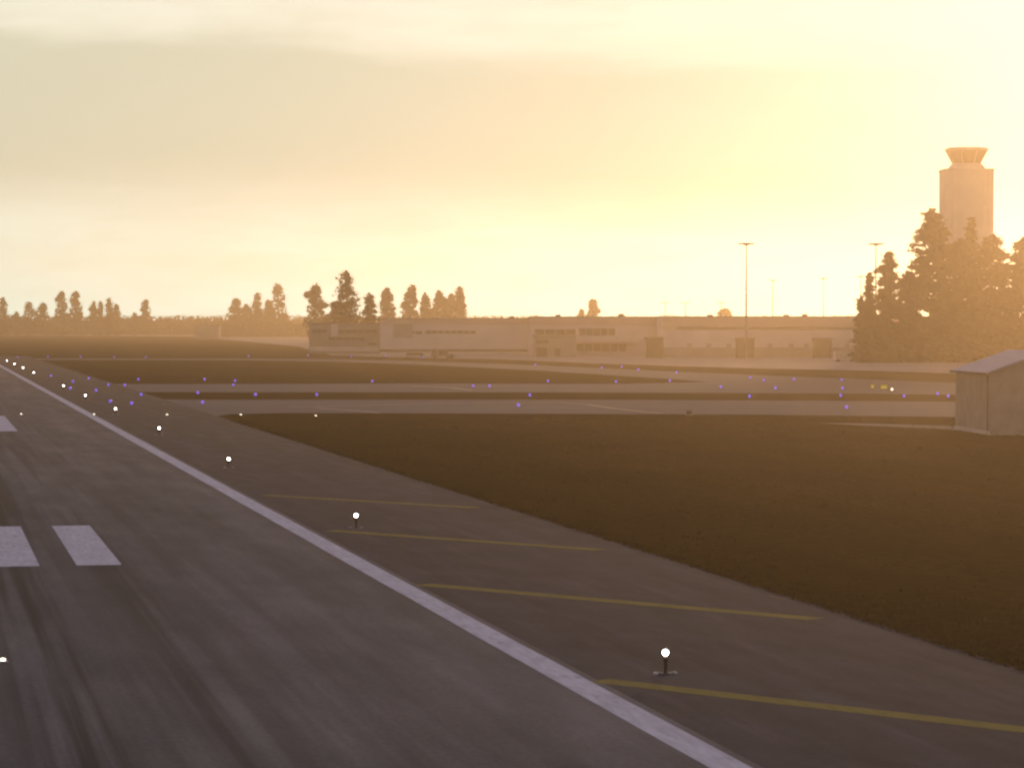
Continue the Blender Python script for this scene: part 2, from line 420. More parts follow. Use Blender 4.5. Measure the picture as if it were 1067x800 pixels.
bm = bmesh.new(); tube(bm, (-.10, .15, 0), (-.10, .15, EZ-.2), .06, .06, 8); obj('downpipe', bm, M['hut_trim'], hut)
bm = bmesh.new(); box(bm, GW/2-1.8, GW/2+1.8, -.06, -.003, .04, 3.4); obj('door', bm, M['dark_box'], hut)
bm = bmesh.new(); box(bm, -.12, -.004, -.12, GL, 0, .35); box(bm, 0, GW, -.12, -.004, 0, .03); obj('plinth', bm, M['concrete_dark'], hut)

# ------------------------------------------------------------------ control tower
ZT = 900.0
tp = far(1006.5, ZT); k = px(ZT)
tw = thing('control_tower', 'tall pale control tower with flared cab rising behind the conifers', 'control tower', tp, -YAW)
def octa(bm, w, ch, z0, z1, w2=None, ch2=None):
    def ring(w, ch, z):
        h = w/2
        return [bm.verts.new((x, y, z)) for x, y in ((-h+ch, -h), (h-ch, -h), (h, -h+ch), (h, h-ch), (h-ch, h), (-h+ch, h), (-h, h-ch), (-h, -h+ch))]
    a = ring(w, ch, z0); b_ = ring(w2 or w, ch2 or ch, z1)
    for i in range(8): bm.faces.new((a[i], a[(i+1) % 8], b_[(i+1) % 8], b_[i]))
    bm.faces.new(a[::-1]); bm.faces.new(b_)
zs = zat(179, ZT); zn = zat(171, ZT); zc = zat(157.5, ZT); zr = zat(155, ZT)
W = 51*k
bm = bmesh.new(); octa(bm, W, W*.12, 0, zs); sf = obj('shaft', bm, M['concrete'], tw)
bm = bmesh.new()
for sx_ in (-1, 1):
    box(bm, sx_*W*.30-.55, sx_*W*.30+.55, -W/2-.28, -W/2-.003, 0, zs-.6)
    box(bm, sx_*W*.30-.55, sx_*W*.30+.55, W/2+.003, W/2+.28, 0, zs-.6)
obj('rib', bm, M['concrete_dark'], sf)
bm = bmesh.new(); octa(bm, W+.5, W*.12, zs, zs+.5); obj('parapet', bm, M['concrete'], sf)
bm = bmesh.new(); octa(bm, 37*k, 37*k*.22, zs+.503, zs+1.4, 34*k, 34*k*.22); octa(bm, 34*k, 34*k*.22, zs+1.4, zn, 28*k, 28*k*.25); obj('neck', bm, M['concrete_dark'], tw)
bm = bmesh.new(); octa(bm, 27.4*k, 27.4*k*.27, zn+.003, zc, 41*k, 41*k*.27); cab = obj('cab', bm, M['glass'], tw)
bm = bmesh.new()
for i in range(8):
    a0 = 2*math.pi*i/8+math.pi/8
    for dz in (0,):
        tube(bm, (math.cos(a0)*14.5*k, math.sin(a0)*14.5*k, zn+.1), (math.cos(a0)*21.6*k, math.sin(a0)*21.6*k, zc-.1), .22, .22, 6)
obj('frame', bm, M['concrete_dark'], cab)
bm = bmesh.new(); octa(bm, 43*k, 43*k*.27, zc+.003, zr-.2); octa(bm, 39*k, 39*k*.27, zr-.198, zr+.1); roof = obj('roof', bm, M['concrete'], tw)

# ------------------------------------------------------------------ floodlight masts
def make_mast(h, label, group):
    t = thing('light_mast', label, 'light mast', group=group)
    bm = bmesh.new(); lathe(bm, [(.7, 0), (.7, .35), (.34, .36), (.32, 3), (.13, h-.4)], 12); obj('pole', bm, M['mast'], t, True)
    bm = bmesh.new(); lathe(bm, [(.3, h-.5), (1.5, h-.05), (1.55, h+.1), (.3, h+.18)], 16); hd = obj('head_frame', bm, M['mast'], t)
    for i in range(8):
        a = 2*math.pi*i/8; bm = bmesh.new()
        c = Vector((1.65*math.cos(a), 1.65*math.sin(a), h-.10)); u_ = Vector((math.cos(a), math.sin(a), 0)); w_ = Vector((-math.sin(a), math.cos(a), 0))
        vs = []
        for dz, o_ in ((.0, .0), (.28, .0), (.10, .62), (-.14, .55)):
            for s in (-.34, .34): vs.append(bm.verts.new(c+u_*o_+w_*s+Vector((0, 0, dz))))
        for q in ((0, 1, 3, 2), (2, 3, 5, 4), (4, 5, 7, 6), (6, 7, 1, 0), (0, 2, 4, 6), (1, 7, 5, 3)): bm.faces.new([vs[j] for j in q])
        bmesh.ops.recalc_face_normals(bm, faces=bm.faces[:])
        obj('floodlight', bm, M['mast'], hd)
    return t
HM = zat(254, 820)
m1 = make_mast(HM, 'tall floodlight mast on the apron behind a brown service block', 'floodlight masts'); m1.location = far(777.5, 820)
dup(m1, far(912.5, 823), .3, 'tall floodlight mast rising just behind the leftmost conifers', 'floodlight masts')
for (u, v, lab) in ((858, 290, 'far floodlight mast between the apron mast and the conifers'), (896.5, 288, 'far floodlight mast right at the edge of the conifers'), (805, 292, 'far floodlight mast just right of the tall apron mast')):
    D = (HM-H)*F/(HOR-v); dup(m1, far(u, D), .2, lab, 'floodlight masts')
def make_lamp_post(h):
    t = thing('lamp_post', 'thin lamp post standing behind the long terminal roof', 'lamp post', group='lamp posts behind the terminal')
    bm = bmesh.new(); lathe(bm, [(.22, 0), (.2, .3), (.09, h)], 8); obj('pole', bm, M['mast'], t)
    bm = bmesh.new(); tube(bm, (-.9, 0, h-.2), (.9, 0, h-.2), .06, .06, 6); obj('arm', bm, M['mast'], t)
    for s in (-1, 1):
        bm = bmesh.new(); box(bm, s*.9-.45, s*.9+.45, -.2, .2, h-.25, h-.02, .04); obj('lamp_head', bm, M['mast'], t)
    return t
D = 950
lp = make_lamp_post(zat(315, D)); lp.location = far(714, D); lp.rotation_euler = (0, 0, -YAW)
for u in (693, 751):
    dup(lp, far(u, D), -YAW, lp['label'])

# ------------------------------------------------------------------ terminal and other buildings
class Bld:
    """box-like building placed at a depth; pixel columns give real widths at that depth"""
    def __init__(s, name, label, u0, u1, vtop, D, deep, mwall=None, cat='building', base=0.0):
        s.D = D; s.c = (u0+u1)/2; s.k = px(D)
        s.t = thing(name, label, cat, far(s.c, D, 0), -YAW)
        s.w = (u1-u0)/2*s.k; s.h = zat(vtop, D); s.deep = deep
        bm = bmesh.new(); box(bm, -s.w, s.w, 0, deep, 0, s.h); s.wall = obj('wall', bm, mwall or M['wall'], s.t)
        bm = bmesh.new(); box(bm, -s.w-.3, s.w+.3, -.3, deep+.3, s.h+.003, s.h+.35); s.roof = obj('roof', bm, M['roofing'], s.t)
    def X(s, u): return (u-s.c)*s.k
    def Z(s, v): return zat(v, s.D)
    def band(s, name, u0, u1, v0, v1, m, out=.12, parent=None):
        bm = bmesh.new(); box(bm, s.X(u0), s.X(u1), -out, -.003, max(.02, s.Z(v1)), s.Z(v0)); return obj(name, bm, m, parent or s.t)
    def windows(s, u0, u1, v0, v1, n):
        """a row of windows, each with its own frame bars"""
        wd = (u1-u0)/n
        for i in range(n):
            s.band('window', u0+i*wd+wd*.04, u0+(i+1)*wd-wd*.04, v0, v1, M['window'], .05)
    def unit(s, u, w, h, y):
        bm = bmesh.new(); x = s.X(u); box(bm, x-w/2, x+w/2, y, y+w, s.h+.353, s.h+.353+h, .05); obj('roof_unit', bm, M['roofing'], s.roof)
A = Bld('terminal_building', 'long low terminal wing with a dark line under its fascia, left of the conifers', 690, 1010, 330.8, 862, 29)
A.band('fascia', 690, 1010, 331.2, 341, M['fascia'], .5)
A.band('window_strip', 704, 1008, 341.2, 343.4, M['window'], .06)
A.band('plinth', 690, 1010, 362, 372.2, M['wall_b'], .1)
for u in (742, 822): A.unit(u, 1.6, .5, 8)
A.unit(843, 1.5, .7, 12)
for i, u in enumerate((716, 736, 757, 800, 822, 838, 880)): A.band('door', u, u+5, 358, 372, M['wall_b'], .14)
B = Bld('terminal_building', 'middle terminal block with two dark rows of windows', 552, 700, 331, 893, 36)
B.band('fascia', 552, 700, 331.4, 338, M['fascia'], .3)
B.windows(603, 641, 342, 349.5, 5); B.windows(557, 600, 343, 349, 4)
B.windows(600, 653, 358, 366, 6); B.windows(575, 598, 358.5, 361, 2)
B.band('canopy', 580, 660, 355.5, 357.5, M['fascia'], 3.0)
B.unit(648, 1.6, .8, 6); B.unit(582, 1.6, .6, 8)
C = Bld('terminal_building', 'left terminal wing behind the parked service truck', 396, 562, 332.5, 930, 34)
C.band('fascia', 396, 550, 333, 337.6, M['fascia'], .3)
C.windows(443, 496, 344.5, 347.5, 8); C.windows(410, 440, 345, 348, 4)
C.band('plinth', 396, 550, 364, 366.5, M['window'], .14)
C.band('wall_panel', 410, 430, 338, 352, M['wall_b'], .08)
C.unit(533, 1.6, .6, 8)
Dd = Bld('terminal_building', 'low building with long dark window strips below the dark conifer', 322, 403, 337.5, 966, 30, M['wall_b'])
Dd.windows(353, 393, 343.5, 347, 6); Dd.windows(342, 380, 351.5, 354, 5); Dd.windows(325, 341, 343.5, 346.5, 3); Dd.windows(384, 393, 357, 360, 1)
Dd.band('stair_panel', 345, 352, 338, 350.5, M['wall'], .5)
Dd.band('plinth', 323, 394, 361, 366, M['concrete_dark'], .12)
E = Bld('pale_shed', 'pale flat-roofed shed left of the green hedge, far across the field', 203, 228, 339.5, 1900, 14, M['wall_b'], 'shed')
E.band('door', 210, 217, 340.5, 347, M['wall_b'], .1)
E3 = Bld('terminal_building', 'low mottled annex between the left wing and the middle block', 556, 600, 350, 868, 12, M['wall_b'])
E3.windows(558, 572, 354, 358, 2); E3.band('door', 578, 584, 363, 371, M['window'], .1); E3.band('fascia', 556, 600, 350.2, 352.5, M['roofing'], .2)
E3.band('door', 559, 570, 362, 371.5, M['dark_box'], .1)
for (u0, u1, v0, D, lab) in ((673.5, 691, 352.5, 842, 'square brown service block in front of the middle terminal block, leftmost of three'),
                             (768, 786, 353, 838, 'square brown service block at the foot of the tall apron mast'),
                             (848.5, 866.5, 353.5, 850, 'square brown service block nearest the conifers')):
    q = Bld('service_block', lab, u0, u1, v0, D, 4.5, M['dark_box'], 'service block')
    q.t['group'] = 'brown service blocks along the terminal'
    q.band('door', u0+3, u0+8, v0+9, 374.5, M['window'], .08)
    q.band('vent', u1-7, u1-2.5, v0+3, v0+6, M['hut_trim'], .08)

# ------------------------------------------------------------------ vehicles
def wheel(bm, x, y, r, w):
    n = 14
    for s in (-1,):
        A_ = [bm.verts.new((x+r*math.cos(2*math.pi*i/n), y-w/2, r+r*math.sin(2*math.pi*i/n))) for i in range(n)]
        B_ = [bm.verts.new((x+r*math.cos(2*math.pi*i/n), y+w/2, r+r*math.sin(2*math.pi*i/n))) for i in range(n)]
        for i in range(n): bm.faces.new((A_[i], A_[(i+1) % n], B_[(i+1) % n], B_[i]))
        bm.faces.new(A_[::-1]); bm.faces.new(B_)
def profile(bm, pts, y0, y1, bev=.05):
    a = [bm.verts.new((x, y0, z)) for x, z in pts]; b_ = [bm.verts.new((x, y1, z)) for x, z in pts]; n = len(pts)
    fs = [bm.faces.new(a), bm.faces.new(b_[::-1])]
    for i in range(n): fs.append(bm.faces.new((a[i], b_[i], b_[(i+1) % n], a[(i+1) % n])))
    bmesh.ops.recalc_face_normals(bm, faces=fs)
    bmesh.ops.bevel(bm, geom=list({e for f in fs for e in f.edges}), offset=bev, segments=2, affect='EDGES')
pv = at(461, 373.6)
tr = thing('service_truck', 'dark flat-bed service truck parked in front of the left terminal wing', 'truck', pv, -YAW)
bm = bmesh.new(); profile(bm, [(-3.2, .55), (3.3, .55), (3.3, 1.35), (-3.2, 1.35)], -1.1, 1.1); obj('chassis', bm, M['truck'], tr)
bm = bmesh.new(); profile(bm, [(-3.1, 1.36), (-3.1, 2.3), (-2.7, 2.75), (-1.5, 2.75), (-1.3, 1.36)], -1.05, 1.05); cabv = obj('cab', bm, M['truck'], tr)
bm = bmesh.new(); box(bm, -2.8, -1.6, -1.075, -1.053, 1.9, 2.55); obj('window', bm, M['glass'], cabv)
bm = bmesh.new(); box(bm, -1.1, 1.6, -1.0, 1.0, 1.36, 2.2, .06); obj('cargo_box', bm, M['dark_box'], tr)
for x in (-2.2, 1.6, 2.6):
    for y in (-.95, .95):
        bm = bmesh.new(); wheel(bm, x, y, .45, .3); obj('wheel', bm, M['tyre'], tr)
pv = at(432, 371.9)
ct = thing('baggage_cart', 'low dark baggage cart left of the service truck', 'baggage cart', pv, -YAW)
bm = bmesh.new(); box(bm, -2.6, 2.6, -.9, .9, .45, .62, .03); obj('deck', bm, M['truck'], ct)
bm = bmesh.new(); box(bm, -2.4, 2.4, -.85, .85, .63, 1.25, .08); obj('load', bm, M['dark_box'], ct)
for x in (-2, 2):
    for y in (-.75, .75):
        bm = bmesh.new(); wheel(bm, x, y, .25, .18); obj('wheel', bm, M['tyre'], ct)
pv = at(880, 376.5)
vn = thing('parked_van', 'pale van parked at the foot of the leftmost conifer', 'van', pv, -YAW+.15)
bm = bmesh.new(); profile(bm, [(-2.7, .35), (2.8, .35), (2.8, 1.15), (2.3, 1.35), (1.6, 2.35), (-2.65, 2.45)], -1, 1, .1); body = obj('body', bm, M['van'], vn)
bm = bmesh.new(); box(bm, .5, 1.5, -1.03, -1.003, 1.35, 2.05); obj('window', bm, M['glass'], body)
for x in (-1.8, 1.9):
    for y in (-.86, .86):
        bm = bmesh.new(); wheel(bm, x, y, .34, .24); obj('wheel', bm, M['tyre'], vn)

# ------------------------------------------------------------------ trees
def leafquad(bm, p, s, rnd, flat=.5):
    a = Vector((rnd.gauss(0, 1), rnd.gauss(0, 1), rnd.gauss(0, flat))).normalized()
    b_ = a.cross(Vector((rnd.gauss(0, 1), rnd.gauss(0, 1), rnd.gauss(0, 1)))).normalized()
    l, w = s*rnd.uniform(.6, 1.3), s*rnd.uniform(.35, .8)
    vs = [p-a*l*.5, p-a*l*.1+b_*w*.5, p+a*l*.5, p+a*l*.05-b_*w*.5]
    bm.faces.new([bm.verts.new(q) for q in vs])
def conifer_crown(h, r, seed, n, s, z0=.06, ragged=.35, power=.85, taper_top=.03, jit=2.0):
    """whorls of drooping branches, each a spray of needle clumps"""
    rnd = random.Random(seed); bm = bmesh.new()
    tiers = max(10, int(h/1.6)); nb = 10; per = max(1, n/(tiers*nb))
    lean = [1+.22*mnoise.noise((seed*1.3, i*.45, 0)) for i in range(tiers+1)]
    for i in range(tiers):
        t = z0+(1-z0)*(i/(tiers-.4)); z = h*t
        rad = r*(((1-t)/(1-z0))**power)*lean[i]+r*taper_top
        if t < z0+.10: rad *= .8+.2*(t-z0)/.10
        off = Vector((mnoise.noise((seed, i*.3, 1)), mnoise.noise((seed, i*.3, 8)), 0))*r*.10*(1-t)
        for j in range(nb):
            a = rnd.uniform(0, 2*math.pi); L = rad*rnd.uniform(1-ragged, 1.08)
            if rnd.random() < .08: L *= 1.22
            d = Vector((math.cos(a), math.sin(a), 0)); droop = rnd.uniform(.05, .30)
            zz = z+rnd.uniform(-.5, .5)*jit*h/tiers
            for q in range(max(3, int(per*(.3+1.1*L/r)+rnd.random()))):
                x = rnd.random()**.6
                p = off+d*L*x+Vector((0, 0, zz-droop*L*x+(x**3)*L*.08))
                p += Vector((rnd.gauss(0, 1), rnd.gauss(0, 1), rnd.gauss(0, .7)))*s*.36
                if p.z > h-.02*h and math.hypot(p.x, p.y) > .03*h: continue
                if p.z > h: continue
                leafquad(bm, p, s*(1.25-.5*x), rnd, .6)
    for q in range(int(h*5)):
        t = rnd.uniform(z0, .97); a = rnd.uniform(0, 6.28); L = r*(((1-t)/(1-z0))**power)*rnd.uniform(.95, 1.2)
        leafquad(bm, Vector((math.cos(a)*L, math.sin(a)*L, h*t-.12*L)), s*.55, rnd, .3)
    for q in range(16):
        leafquad(bm, Vector((rnd.gauss(0, .10), rnd.gauss(0, .10), h*(1-.06*rnd.random()))), s*.7, rnd, 1.5)
    return bm
def oval_crown(h, r, seed, n, s, z0=.12, lobes=9, sharp=.6):
    """irregular crown of overlapping leafy lobes"""
    rnd = random.Random(seed); bm = bmesh.new(); L = []
    for i in range(lobes):
        t = (i+.5)/lobes; z = h*(z0+(1-z0)*t)
        prof = (math.sin(math.pi*(.18+.78*t))**.6)*(1.05-.45*t*sharp)
        a = rnd.uniform(0, 6.28); off = r*prof*rnd.uniform(.05, .35); rz = (1-z0)*h/lobes*rnd.uniform(.8, 1.25); z = min(z, h-rz-.02*h)
        L.append((Vector((math.cos(a)*off, math.sin(a)*off, z)), r*prof*rnd.uniform(.72, .95), rz))
    for i in range(3):
        a = rnd.uniform(0, 6.28); t = rnd.uniform(.15, .8)
        L.append((Vector((math.cos(a)*r*.62, math.sin(a)*r*.62, h*(z0+(1-z0)*t))), r*.36, h*.05))
    for q in range(n):
        c, rr, rz = L[rnd.randrange(len(L))]
        v = Vector((rnd.gauss(0, 1), rnd.gauss(0, 1), rnd.gauss(0, 1))).normalized()*(rnd.random()**.33)
        p = c+Vector((v.x*rr, v.y*rr, v.z*rz))
        if p.z > h-.2*s: continue
        if p.z < .3: p.z = .3+rnd.random()
        leafquad(bm, p, s, rnd, .8)
    return bm
def trunk_mesh(h, r, seed, top=.92, limbs=6):
    rnd = random.Random(seed); bm = bmesh.new(); prev = Vector((0, 0, 0)); n = 5
    pts = [Vector((rnd.uniform(-.1, .1)*i*.4, rnd.uniform(-.1, .1)*i*.4, h*top*i/n)) for i in range(n+1)]
    for i in range(n): tube(bm, pts[i], pts[i+1], r*(1-.17*i), r*(1-.17*(i+1)), 8)
    for i in range(limbs):
        t = rnd.uniform(.2, .8); p = pts[0].lerp(pts[-1], t); a = rnd.uniform(0, 6.28)
        tube(bm, p, p+Vector((math.cos(a), math.sin(a), .25))*h*.10*(1.1-t), r*.3, r*.08, 5)
    return bm
def tree(kind, name, label, u, vtop, wpx, D, seed, group, n=None, mname=None, lean=0, **kw):
    h = zat(vtop, D); r = wpx/2*px(D)*(1.0 if u > 860 else 1.35)
    t = thing(name, label, 'tree', far(u, D, 0), random.Random(seed).uniform(0, 6.28), group)
    s = max(.55, min(2.4, 4.6*px(D)))
    if kind == 'conifer': bm = conifer_crown(h, r, seed, int((n or 2600)*1.35), s, **kw)
    else: bm = oval_crown(h, r, seed, n or 2200, s, **kw)
    obj('crown', bm, M[mname or ('needles' if kind == 'conifer' else 'leaves')], t)
    obj('trunk', trunk_mesh(h, max(.22, h*.014), seed+1), M['bark'], t)
    return t
G1 = 'conifers at the right below the control tower'
cf = [  # u, vtop, width px, depth, label, extra
 (897, 308, 22, 748, 'short ragged conifer at the left end of the right-hand clump', 3200, {}),
 (906, 284, 26, 752, 'thin spiky conifer second from the left in the right-hand clump', 3800, dict(power=1.0)),
 (926, 263, 50, 756, 'blunt-topped conifer left of the tallest tree', 8500, dict(power=.48, z0=.03)),
 (945, 282, 42, 764, 'low conifer wedged between the blunt-topped tree and the tallest tree', 6000, dict(power=.5)),
 (972, 218, 84, 760, 'tallest conifer left of the control tower', 16000, dict(power=.42, z0=.03)),
 (1012, 227, 66, 768, 'spiky conifer whose thin tip stands in front of the tower shaft', 9000, dict(power=1.05, z0=.03)),
 (1001, 249, 66, 752, 'broad conifer directly below the control tower', 11000, dict(power=.40, z0=.03)),
 (1033, 245, 72, 764, 'rounded conifer just right of the control tower', 13000, dict(power=.40, z0=.03)),
 (1068, 247, 66, 758, 'tall conifer at the right frame edge', 12000, dict(power=.42, z0=.03)),
 (1046, 328, 66, 748, 'low bushy conifer above the hut roof', 5500, dict(power=.5, z0=.02)),
 (985, 306, 72, 745, 'low bushy conifer left of the hut', 6500, dict(power=.5, z0=.02)),
 (946, 326, 62, 744, 'low bushy conifer under the blunt-topped tree', 5200, dict(power=.5, z0=.02)),
 (916, 330, 44, 743, 'low bushy conifer behind the pale van', 4200, dict(power=.5, z0=.02)),
 (1092, 268, 60, 766, 'conifer cut off by the right frame edge', 5000, dict(power=.6)),
]
for i, (u, vt, w, D, lab, n, kw) in enumerate(cf):
    tree('conifer', 'conifer_tree', lab, u, vt, w, D, 100+i, G1, n=n, ragged=.42, **kw)
G2 = 'trees behind the terminal'
mid = [
 ('oval', 246, 310, 17, 2300, 'small round tree, left end of the row beyond the hedge'),
 ('oval', 257, 316, 14, 2320, 'low tree between the small round tree and the pointed one'),
 ('conifer', 268, 305, 16, 2290, 'pointed bushy tree left of the tall oval tree'),
 ('oval', 290, 293, 17, 2250, 'tall oval tree with a side branch, left of the terminal'),
 ('oval', 280, 311, 11, 2240, 'narrow low tree leaning on the tall oval tree'),
 ('oval', 329, 294, 19, 1420, 'tall oval tree between the terminal end and the dark conifer'),
 ('oval', 350, 312, 24, 1300, 'reddish rounded tree at the foot of the dark conifer'),
 ('conifer', 361, 282, 36, 1010, 'dark layered conifer, tallest behind the terminal'),
 ('conifer', 385, 305.5, 19, 1015, 'small dark conifer right of the tallest one'),
 ('oval', 403, 298, 18, 1430, 'rounded tree right of the small dark conifer'),
 ('oval', 429, 294, 18, 1440, 'tall rounded tree left of the dense clump'),
 ('oval', 443, 304, 14, 1480, 'leftmost tree of the dense clump behind the left wing'),
 ('oval', 457, 301, 18, 1490, 'middle tree of the dense clump behind the left wing'),
 ('oval', 470, 305, 18, 1470, 'full round tree in the right half of the dense clump'),
 ('conifer', 479, 299, 15, 1500, 'pointed tree at the right end of the dense clump'),
 ('oval', 606, 322, 8, 1600, 'small tree left of the leaning one behind the middle block'),
 ('oval', 618, 310, 13, 1600, 'lone leaning oval tree behind the middle block'),
 ('oval', 757, 321, 21, 1600, 'low domed tree behind the terminal, left of the apron mast'),
]
for i, (kd, u, vt, w, D, lab) in enumerate(mid):
    dk = D < 1100
    kw = dict(ragged=.55, power=.62, z0=.10) if kd == 'conifer' else dict(z0=.03, lobes=8)
    tree(kd, 'conifer_tree' if kd == 'conifer' else 'broadleaf_tree', lab, u, vt, w, D, 200+i, G2, n=1500 if not dk else 1700, **kw)
G3 = 'far trees at the left horizon'
left = [
 ('conifer', 3, 310, 15, 2450, 'pointed tree at the left frame edge'),
 ('oval', 17, 324, 8, 2450, 'tiny shrub-like tree right of the frame-edge tree'),
 ('oval', 30, 313.5, 16, 2450, 'left one of the joined broad pair at the far left'),
 ('oval', 45, 314, 15, 2450, 'right one of the joined broad pair at the far left'),
 ('oval', 65, 302, 13, 2400, 'left one of two twin tall trees on the horizon'),
 ('oval', 79, 302, 13, 2400, 'right one of two twin tall trees on the horizon'),
 ('oval', 97, 313, 10, 2450, 'left half of the small pair right of the twin trees'),
 ('oval', 104.5, 312.5, 8, 2450, 'right half of the small pair right of the twin trees'),
 ('conifer', 114, 310.5, 11, 2450, 'pointed tree left of the lone oval tree'),
 ('oval', 121, 316, 10, 2450, 'low rounded tree beside the pointed one'),
 ('oval', 152, 310.5, 12, 2450, 'lone oval tree standing apart on the left horizon'),
 ('oval', 140, 325, 6, 2450, 'tiny shrub-like tree left of the lone oval tree'),
]
for i, (kd, u, vt, w, D, lab) in enumerate(left):
    kw = dict(ragged=.5, power=.6, z0=.05) if kd == 'conifer' else dict(z0=.04 if u not in (65, 79) else .30, lobes=7)
    tree(kd, 'conifer_tree' if kd == 'conifer' else 'broadleaf_tree', lab, u, vt, w, D, 300+i, G3, n=1000, **kw)
# hedge in front of the terminal's left end: one shrub each
for i, (u, vt, w, lab) in enumerate(((236, 336.5, 24, 'leftmost green shrub of the hedge left of the terminal'), (256, 335.5, 30, 'second green shrub of the hedge, below the small round tree'),
                          (278, 334.5, 28, 'third green shrub of the hedge, below the tall oval tree'), (299, 335, 26, 'fourth green shrub of the hedge, left of the low building'), (318, 335.5, 26, 'rightmost green shrub of the hedge, touching the low building'))):
    tree('oval', 'shrub', lab, u, vt, w, 2150, 400+i, 'hedge shrubs left of the terminal', n=1300, mname='scrub', z0=0, lobes=8)
# far wood closing the horizon
rnd = random.Random(9); bm = bmesh.new()
for row, (D, zt, amp) in enumerate(((2560, 14.2, 1.9), (2600, 15.6, 1.4), (2660, 16.2, 1.0))):
    u = -260
    while u < 1420:
        c = far(u, D+rnd.uniform(-20, 20)); hgt = zt+amp*mnoise.noise((u*.035, row*7.0, 0))*1.6+rnd.uniform(-.9, .9)
        for q in range(9):
            z = rnd.random()*hgt*.9
            p = c+RGT*rnd.gauss(0, 2.6)+FWD*rnd.gauss(0, 4)+Vector((0, 0, z))
            leafquad(bm, p, 4.6, rnd, .8)
        for q in range(3):
            leafquad(bm, c+RGT*rnd.gauss(0, 2.0)+Vector((0, 0, hgt-rnd.random()*1.6)), 2.0, rnd, .8)
        u += 2.1
wood = obj('woods', bm, M['scrub']); tag(wood, 'low hazy wood closing the horizon behind the airfield', 'woods', kind='stuff')
bm = bmesh.new()                                    # rising land under the wood
us = list(range(-400, 1560, 20)); r0 = []; r1 = []; r2 = []
for u in us:
    zc_ = 12.4+1.0*mnoise.noise((u*.01, 4.4, 0))
    r0.append(bm.verts.new(far(u, 2550, -.3))); r1.append(bm.verts.new(far(u, 2680, zc_))); r2.append(bm.verts.new(far(u, 2860, -.3)))
for a, b_ in ((r0, r1), (r1, r2)):
    for i in range(len(us)-1): bm.faces.new((a[i], a[i+1], b_[i+1], b_[i]))
struct(obj('hills', bm, M['grass']))

# ------------------------------------------------------------------ air
bm = bmesh.new(); box(bm, -1520, 1920, -520, 3020, -1.0, 72)
hz = bpy.data.objects.new('haze', bpy.data.meshes.new('haze')); bm.normal_update(); bm.to_mesh(hz.data); bm.free(); COL.objects.link(hz)
hz['kind'] = 'stuff'
hm = bpy.data.materials.new('haze'); hm.use_nodes = True; hm.node_tree.nodes.clear()
out = hm.node_tree.nodes.new('ShaderNodeOutputMaterial'); pvn = hm.node_tree.nodes.new('ShaderNodeVolumePrincipled')
pvn.inputs['Color'].default_value = (1.0, 0.755, 0.47, 1)
pvn.inputs['Density'].default_value = 0.00024
pvn.inputs['Anisotropy'].default_value = 0.81
hm.node_tree.links.new(pvn.outputs[0], out.inputs['Volume'])
hz.data.materials.append(hm)

# ------------------------------------------------------------------ sky and sun
SUN_EL = R(5.2); SUN_AZ = YAW + math.atan((1135-PW/2)/F)      # clockwise from +Y
SKY_TINT = (0.95, 1.04, 2.75); CREAM = (18.6, 18.5, 14.9); HORIZON = (1.03, 1.38, 1.56); BANK = (13.3, 13.2, 9.9); OVER_LO = (5.6, 5.4, 6.6); OVER_HI = (7.8, 7.4, 8.8)
w = bpy.data.worlds.new('World'); S.world = w; w.use_nodes = True
nt = w.node_tree; bg = nt.nodes['Background']
sky = nt.nodes.new('ShaderNodeTexSky'); sky.sky_type = 'NISHITA'; sky.sun_disc = False
sky.sun_elevation = SUN_EL; sky.sun_rotation = SUN_AZ
sky.air_density = 1.0; sky.dust_density = 1.0; sky.ozone_density = 1.0; sky.altitude = 0
tc = nt.nodes.new('ShaderNodeTexCoord'); sp = nt.nodes.new('ShaderNodeSeparateXYZ'); nt.links.new(tc.outputs['Generated'], sp.inputs[0])
az = mth(nt, 'ARCTAN2', sp.outputs[0], sp.outputs[1]); elv = mth(nt, 'ARCSINE', sp.outputs[2])
def mrange(x, a, b_, c=0.0, d=1.0, smooth=True):
    n = nt.nodes.new('ShaderNodeMapRange'); n.interpolation_type = 'SMOOTHSTEP' if smooth else 'LINEAR'
    n.inputs[1].default_value = a; n.inputs[2].default_value = b_; n.inputs[3].default_value = c; n.inputs[4].default_value = d
    nt.links.new(x, n.inputs[0]); return n.outputs[0]
def comb(x, y, z=0.0):
    n = nt.nodes.new('ShaderNodeCombineXYZ')
    for i, q in enumerate((x, y, z)):
        if isinstance(q, (int, float)): n.inputs[i].default_value = q
        else: nt.links.new(q, n.inputs[i])
    return n.outputs[0]
def wnoise(sx_, sy_, det=4, off=0.0):
    n = nt.nodes.new('ShaderNodeTexNoise'); n.inputs['Scale'].default_value = 1; n.inputs['Detail'].default_value = det
    nt.links.new(comb(mth(nt, 'MULTIPLY', az, sx_), mth(nt, 'MULTIPLY', elv, sy_), off), n.inputs['Vector']); return n.outputs['Fac']
